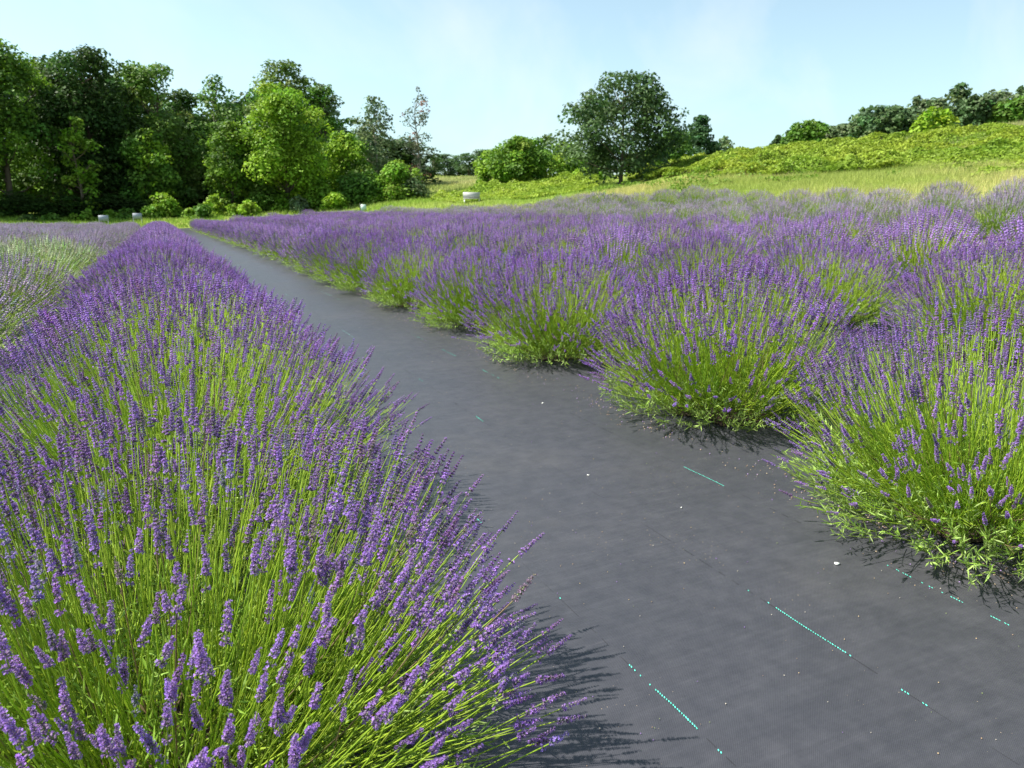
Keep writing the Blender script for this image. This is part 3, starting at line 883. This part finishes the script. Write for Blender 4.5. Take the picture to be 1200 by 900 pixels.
for px, r, ty in [(-170, 90, 60), (-130, 100, 50), (-40, 96, 62), (30, 98, 70), (85, 96, 70), (150, 98, 80), (205, 100, 112), (250, 98, 112), (300, 98, 108), (360, 100, 105), (420, 98, 140), (466, 99, 160), (10, 88, 150), (75, 90, 150), (140, 90, 150), (215, 92, 165), (-60, 88, 150), (290, 88, 160), (400, 90, 180), (450, 88, 185)]:
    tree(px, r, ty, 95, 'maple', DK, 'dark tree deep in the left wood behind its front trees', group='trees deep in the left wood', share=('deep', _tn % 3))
for px, ty in ((-40, 226), (-8, 230), (22, 222), (48, 231), (75, 224), (104, 230), (134, 226), (158, 232)):  # added foot bushes, shade of the wood put into their dark leaf colour
    tree(px, 72, ty, 50, 'shrub', DK, 'low bush, shade put into its dark leaves, along the foot of the left wood', 'shrub', 'shrub', 'dark bushes along the shaded foot of the left wood', share=('foot', px % 2), dens=1.2)
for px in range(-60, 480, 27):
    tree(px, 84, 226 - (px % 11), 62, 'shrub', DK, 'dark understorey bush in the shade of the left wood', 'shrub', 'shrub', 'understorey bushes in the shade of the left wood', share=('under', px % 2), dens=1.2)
# low growth along the foot of the wood
for i, (px, ty, w_, c_) in enumerate([(190, 226, 40, YG), (176, 240, 28, BR), (236, 238, 26, MD), (252, 226, 24, YG), (222, 243, 22, YG), (100, 247, 16, BR), (128, 245, 18, BR), (150, 243, 24, MD), (85, 249, 14, BR), (140, 248, 16, BR), (275, 237, 24, YG), (292, 233, 26, YG), (330, 231, 26, BR), (350, 228, 24, GY), (395, 224, 30, YG), (440, 226, 26, BR), (60, 249, 20, MD), (30, 250, 22, DK), (206, 240, 20, BR)]):
    labs = ['tallest yellow green shrub before the dark wood near the row ends', 'green shrub hugging the left side of the tallest yellow green shrub', 'dark low shrub between two bright shrubs before the wood', 'upright yellow green shrub before the wood right of the path end', 'tiny yellow shrub right of the tallest yellow green shrub', 'small bright shrub left of the left white sign', 'small bright shrub just right of the left white sign', 'low shrub beside the right white sign', 'leftmost small bright shrub before the dark wood', 'tiny shrub between the two white signs', 'yellow green shrub at the foot of the mid green maple', 'larger yellow green shrub left of the bright maple foot', 'bright shrub under the bright yellow green maple', 'grey green shrub under the right side of the bright maple', 'yellow green shrub at the foot of the lower yellow green tree', 'bright shrub before the undergrowth of the grey green tree', 'dark green low shrub left of the bright shrubs', 'darkest low shrub near the left picture edge', 'small rounded shrub right beside the tallest yellow green shrub']
    tree(px, 70 - (i % 3), ty, w_, 'shrub', c_, labs[i], 'shrub', 'shrub', 'shrubs along the foot of the wood', lf=.26)

# middle distance
tree(726, 60, 82, 128, 'oak', (.055, .10, .03), 'lone round dark green oak on the slope with short trunk', 'oak_tree', lf=.24, dens=1.25, accent=((.085, .14, .05), .35))
tree(785, 72, 148, 44, 'maple', MD, 'dark green tree half hidden behind the right side of the oak', group='trees behind the oak')
tree(816, 80, 133, 52, 'pine', (.04, .085, .03), 'rounded dark conifer right of the oak', 'conifer', dens=1.5)
tree(845, 110, 160, 26, 'airy', GY, 'small grey green tree right of the rounded conifer', dens=1.2)
tree(832, 112, 166, 16, 'maple', GY, 'tiny far tree peeping out behind the rounded conifer')
tree(612, 76, 160, 74, 'maple', BR, 'broad bright green bushy tree left of the oak', dens=1.2, accent=(MD, .25))
tree(578, 78, 176, 44, 'maple', BR, 'smaller bright green tree at the left side of the broad bushy tree', accent=(YG, .3))
tree(640, 84, 156, 34, 'airy', OL, 'loose olive tree just behind the broad bushy tree', dens=1.4)
tree(664, 80, 165, 50, 'maple', BR, 'green tree between the broad bushy tree and the oak', accent=(MD, .3))
tree(700, 88, 172, 40, 'maple', MD, 'dark green tree hidden behind the left side of the oak', group='trees behind the oak')
tree(690, 70, 196, 44, 'shrub', YG, 'yellow green shrub left of the oak foot', 'shrub', 'shrub')
for i, (px, r, ty) in enumerate([(745, 86, 178), (762, 88, 172), (776, 90, 176)]):
    tree(px, r, ty, 34, 'maple', BR, ['bright green tree glimpsed under the right half of the oak crown, leftmost of three', 'bright green tree glimpsed under the right half of the oak crown, middle of three', 'bright green tree glimpsed under the right half of the oak crown, rightmost of three'][i], group='trees behind the oak')
for i, (px, ty) in enumerate([(448, 184), (470, 182), (490, 183), (508, 182), (522, 180), (537, 181), (550, 178), (563, 175), (576, 174), (592, 176), (630, 172), (660, 174)]):
    tree(px, 150 + (i % 3) * 6, ty, 30, 'maple', (.07, .13, .04), 'far green tree of the hedge line beyond the pale hay field', group='far hedge line trees beyond the hay field', share=('hedge', i % 3), dens=.7)
# skyline trees behind the hill crest
for px, r, ty, w_, kd, c_, lab in [
    (905, 92, 158, 14, 'pine', BG, 'tiny lone conifer at the left end of the hilltop trees'),
    (920, 94, 150, 22, 'pine', BG, 'second small conifer from the left on the hilltop'),
    (940, 90, 141, 32, 'maple', MD, 'green hilltop tree with lit left side left of the low grey ones'),
    (962, 94, 148, 30, 'maple', GY, 'low grey green tree on the hilltop, left one of two'),
    (985, 94, 144, 34, 'maple', GY, 'low grey green tree on the hilltop, right one of two'),
    (1015, 92, 124, 46, 'maple', BG, 'broad dark tree at the left of the main hilltop group'),
    (1042, 94, 124, 34, 'maple', BG, 'dark hilltop tree right beside the broad dark one'),
    (1060, 96, 112, 26, 'pine', GY, 'slim grey green pine in the dip of the hilltop group'),
    (1078, 96, 116, 34, 'maple', GY, 'grey green hilltop tree behind the bright yellow green one'),
    (1082, 74, 126, 56, 'shrub', YG, 'bright yellow green broad tree below the hilltop pines'),
    (1108, 94, 97, 40, 'pine', BG, 'tallest pine of the hilltop'),
    (1130, 92, 112, 34, 'maple', BG, 'dark hilltop tree right below the tallest pine'),
    (1150, 94, 108, 40, 'maple', GY, 'rounded grey green tree right of the tallest pine'),
    (1176, 98, 102, 18, 'pine', BG, 'narrow pointed spruce near the right end of the hilltop'),
    (1178, 92, 114, 44, 'maple', MD, 'green hilltop tree in front of the pointed spruce'),
    (1202, 94, 104, 44, 'maple', BG, 'hilltop tree cut by the right picture edge'),
    (1240, 92, 100, 50, 'maple', BG, 'hilltop tree beyond the right picture edge')]:
    if px == 1240: kd = 'maple'
    tree(px, r if r < 80 else r - 14, ty, w_ * (1.35 if c_ is not YG else 1.0), kd, c_, lab, 'pine_tree' if kd == 'pine' else 'broadleaf_tree', 'tree', 'trees on the hilltop', lf=.36)

# ------------------------------------------------------------------ grass and thickets
BL = (np.array([[-.5, 0, 0], [.5, 0, 0], [.12, .25, 1.]]), np.zeros((0, 4), int), np.array([(0, 1, 2)]), np.ones((3, 3)))
def vnoise(x, y, s, seed=0):
    def hsh(i, j):
        v = np.sin(i * 127.1 + j * 311.7 + seed * 74.7) * 43758.5453
        return v - np.floor(v)
    x = x / s; y = y / s; i = np.floor(x); j = np.floor(y); u = x - i; v = y - j
    u = u * u * (3 - 2 * u); v = v * v * (3 - 2 * v)
    return (hsh(i, j) * (1 - u) + hsh(i + 1, j) * u) * (1 - v) + (hsh(i, j + 1) * (1 - u) + hsh(i + 1, j + 1) * u) * v
def scatter(n, pxa, pxb, ra, rb):
    a = rng.uniform(head(pxa), head(pxb), n); r = np.sqrt(rng.uniform(ra ** 2, rb ** 2, n))
    return r * np.sin(a), r * np.cos(a), a, r
def field(x, y):                                       # inside the planted field
    return ((x < 12.2) & (y < 62.5)) | ((x >= 12.2) & (x < 20.2) & (y < 49 - (x - 12.2) * 1.35))
def blades(n, reg, hgt, wid, c1, c2, keep=None):
    X, Y, a, r = scatter(n, *reg)
    k = ~field(X, Y)
    if keep is not None: k &= keep(X, Y, a, r)
    X, Y, r = X[k], Y[k], r[k]; N = len(X)
    nz = vnoise(X, Y, 5, 3); n2 = vnoise(X, Y, 1.3, 5)
    H = hgt * (.5 + n2) * rng.uniform(.6, 1.3, N)
    d = unit(np.stack([rng.normal(0, .28, N), rng.normal(0, .28, N), np.ones(N)], 1))
    F = frames(d) * np.stack([wid * (r / 40) * rng.uniform(.6, 1.3, N), H, H], 1)[:, None, :]
    C = (np.array(c1)[None] * (1 - nz[:, None]) + np.array(c2)[None] * nz[:, None]) * rng.uniform(.7, 1.3, (N, 1))
    gm.inst(BL, F, np.stack([X, Y, Zf(X, Y) - .01], 1), C)
gm = MB()
blades(130000, (560, 1260, 20, 50), .24, .022, (.26, .33, .06), (.55, .48, .20))
blades(40000, (150, 720, 44, 80), .26, .04, (.21, .33, .04), (.36, .42, .10))
blades(14000, (-60, 260, 58, 74), .22, .04, (.20, .33, .04), (.24, .36, .05))
blades(16000, (480, 640, 70, 130), .3, .05, (.26, .32, .08), (.46, .43, .2))
blades(16000, (1050, 1260, 50, 78), .35, .04, (.20, .26, .06), (.38, .36, .16))
link('grass', gm.mesh('grass', M_GRASS), kind='stuff')

# brambly thicket over the hill, one mass of lit leaves
def crest(px_, ylo, yhi): pass
def thicket(name, n, reg, keep, hgt, lf, c1, c2, label):
    X, Y, a, r = scatter(n, *reg)
    px_ = 600 + 0 * a
    k = keep(X, Y, a, r) & ~field(X, Y)
    X, Y = X[k], Y[k]; N = len(X)
    b1_ = vnoise(X, Y, 1.15, 9)
    bump = .15 + 1.15 * b1_ * b1_ * (.5 + .8 * vnoise(X, Y, 5, 2)) + .25 * vnoise(X, Y, .5, 12)
    u = rng.uniform(0, 1, N) ** .45
    edge = .45 + .55 * np.clip((np.hypot(X, Y) - reg[2] - 4) / 12, 0, 1)
    Z = Zf(X, Y) + hgt * bump * u * edge
    gxn = (vnoise(X + .15, Y, 1.15, 9) - vnoise(X - .15, Y, 1.15, 9)) * -2.5
    gyn = (vnoise(X, Y + .15, 1.15, 9) - vnoise(X, Y - .15, 1.15, 9)) * -2.5
    nr = unit(np.stack([gxn, gyn, np.full(N, .9)], 1) + rng.normal(0, .6, (N, 3)))
    F = frames(nr) * (lf * rng.uniform(.6, 1.4, N))[:, None, None]
    nz = vnoise(X, Y, 3.1, 4)[:, None]
    C = (np.array(c1)[None] * (1 - nz) + np.array(c2)[None] * nz) * rng.uniform(.7, 1.3, (N, 1))
    m_ = MB(); m_.inst(TL, F, np.stack([X, Y, Z], 1), C)
    # woody canes under the leaves
    K = rng.choice(N, N // 25, replace=False)
    base = np.stack([X[K] + rng.normal(0, .2, len(K)), Y[K] + rng.normal(0, .2, len(K)), Zf(X[K], Y[K])], 1)
    tubes(m_, np.stack([base, np.stack([X[K], Y[K], Z[K]], 1)], 1), np.array([.02, .01]), np.tile([[.12, .09, .05]], (len(K), 1)), 3)
    link(name, m_.mesh(name, M_TREE), kind='stuff', label=label)
HB = lambda px: head(px)
lo_px = np.array([HB(p_) for p_ in (745, 850, 1000, 1200, 1300)]); lo_r = np.array([64, 44, 40, 35, 35])
thicket('bramble_thicket', 300000, (735, 1290, 30, 70), lambda X, Y, a, r: (r > np.interp(a, lo_px, lo_r) + 8 * (vnoise(X, Y, 4, 1) - .5) + 9 * (vnoise(X, Y, 1.3, 11) - .5)) & (r < np.interp(a, [HB(1080), HB(1120), HB(1220)], [70, 64, 56])), .62, .165, (.17, .28, .025), (.31, .38, .04), 'yellow green bramble thicket covering the hill on the right')
thicket('bramble_patch', 60000, (505, 700, 54, 76), lambda X, Y, a, r: (r > np.interp(a, [HB(505), HB(540), HB(690)], [66, 58, 54]) + 5 * (vnoise(X, Y, 3, 1) - .5)) & ((a > HB(560)) | (r < 66)), .8, .18, (.17, .28, .025), (.30, .38, .04), 'yellow green bramble patch left of the oak')
thicket('weed_clumps', 30000, (690, 1260, 25, 54), lambda X, Y, a, r: vnoise(X, Y, 1.7, 6) > .80 - .012 * (r - 25), .45, .13, (.11, .20, .02), (.17, .27, .03), 'scattered leafy weeds in the meadow below the thicket')

# ------------------------------------------------------------------ signs and bench beyond the rows
def sign(px, r, py, wpx, hpx, label, col=(.33, .36, .40), post=(.5, .5, .48), frame=False):
    x, y = polar(px, r); z = Z1(x, y)
    w_ = wpx / FPX * r; h_ = hpx / FPX * r; zt = hz(px, py - hpx / 2, r) - z
    t = thing('field_sign', (x, y, z), label, 'sign', 'small signs at the ends of the rows', rz=-head(px) + .15)
    mb = MB(); box(mb, -w_ / 2, w_ / 2, -.015, .015, zt - h_, zt, col); link('board', mb.mesh('board', M_PAINT), t)
    for s_ in ((-1, 1) if not frame else (-1,)):
        mb = MB(); xx = s_ * (w_ / 2 - .03) if not frame else -w_ / 2 - .035
        box(mb, xx - .025, xx + .025, .018, .068, -.1, zt + (.08 if frame else -.02), post); link('post', mb.mesh('post', M_PAINT), t)
    return t
sign(120, 63, 255.0, 9, 5.5, 'left one of two small white signs before the dark wood')
sign(160, 64, 252.6, 8.5, 5.5, 'right one of two small white signs before the dark wood')
sign(426, 62, 243.5, 6, 8, 'small pale green sign on a dark post before the right end of the wood', (.55, .68, .6), (.06, .07, .06), True)
x, y = polar(553, 57); z = Z1(x, y)
t = thing('bench', (x, y, z), 'white garden bench beyond the lavender, left of the bramble patch', 'bench', rz=-head(553) + .1)
W = .62
bz = max(hz(553, 233.5, 57) - z, .74)
for nm, d in [('backrest', (-W, W, .2, .235, bz - .43, bz)), ('seat', (-W, W, -.25, .19, bz - .48, bz - .44))]:
    mb = MB(); box(mb, *d, (.42, .42, .40)); link(nm, mb.mesh(nm, M_PAINT), t)
for xx in (-W + .05, W - .1):
    mb = MB(); box(mb, xx, xx + .05, -.22, .18, -.1, bz - .485, (.8, .8, .78)); link('leg', mb.mesh('leg', M_PAINT), t)
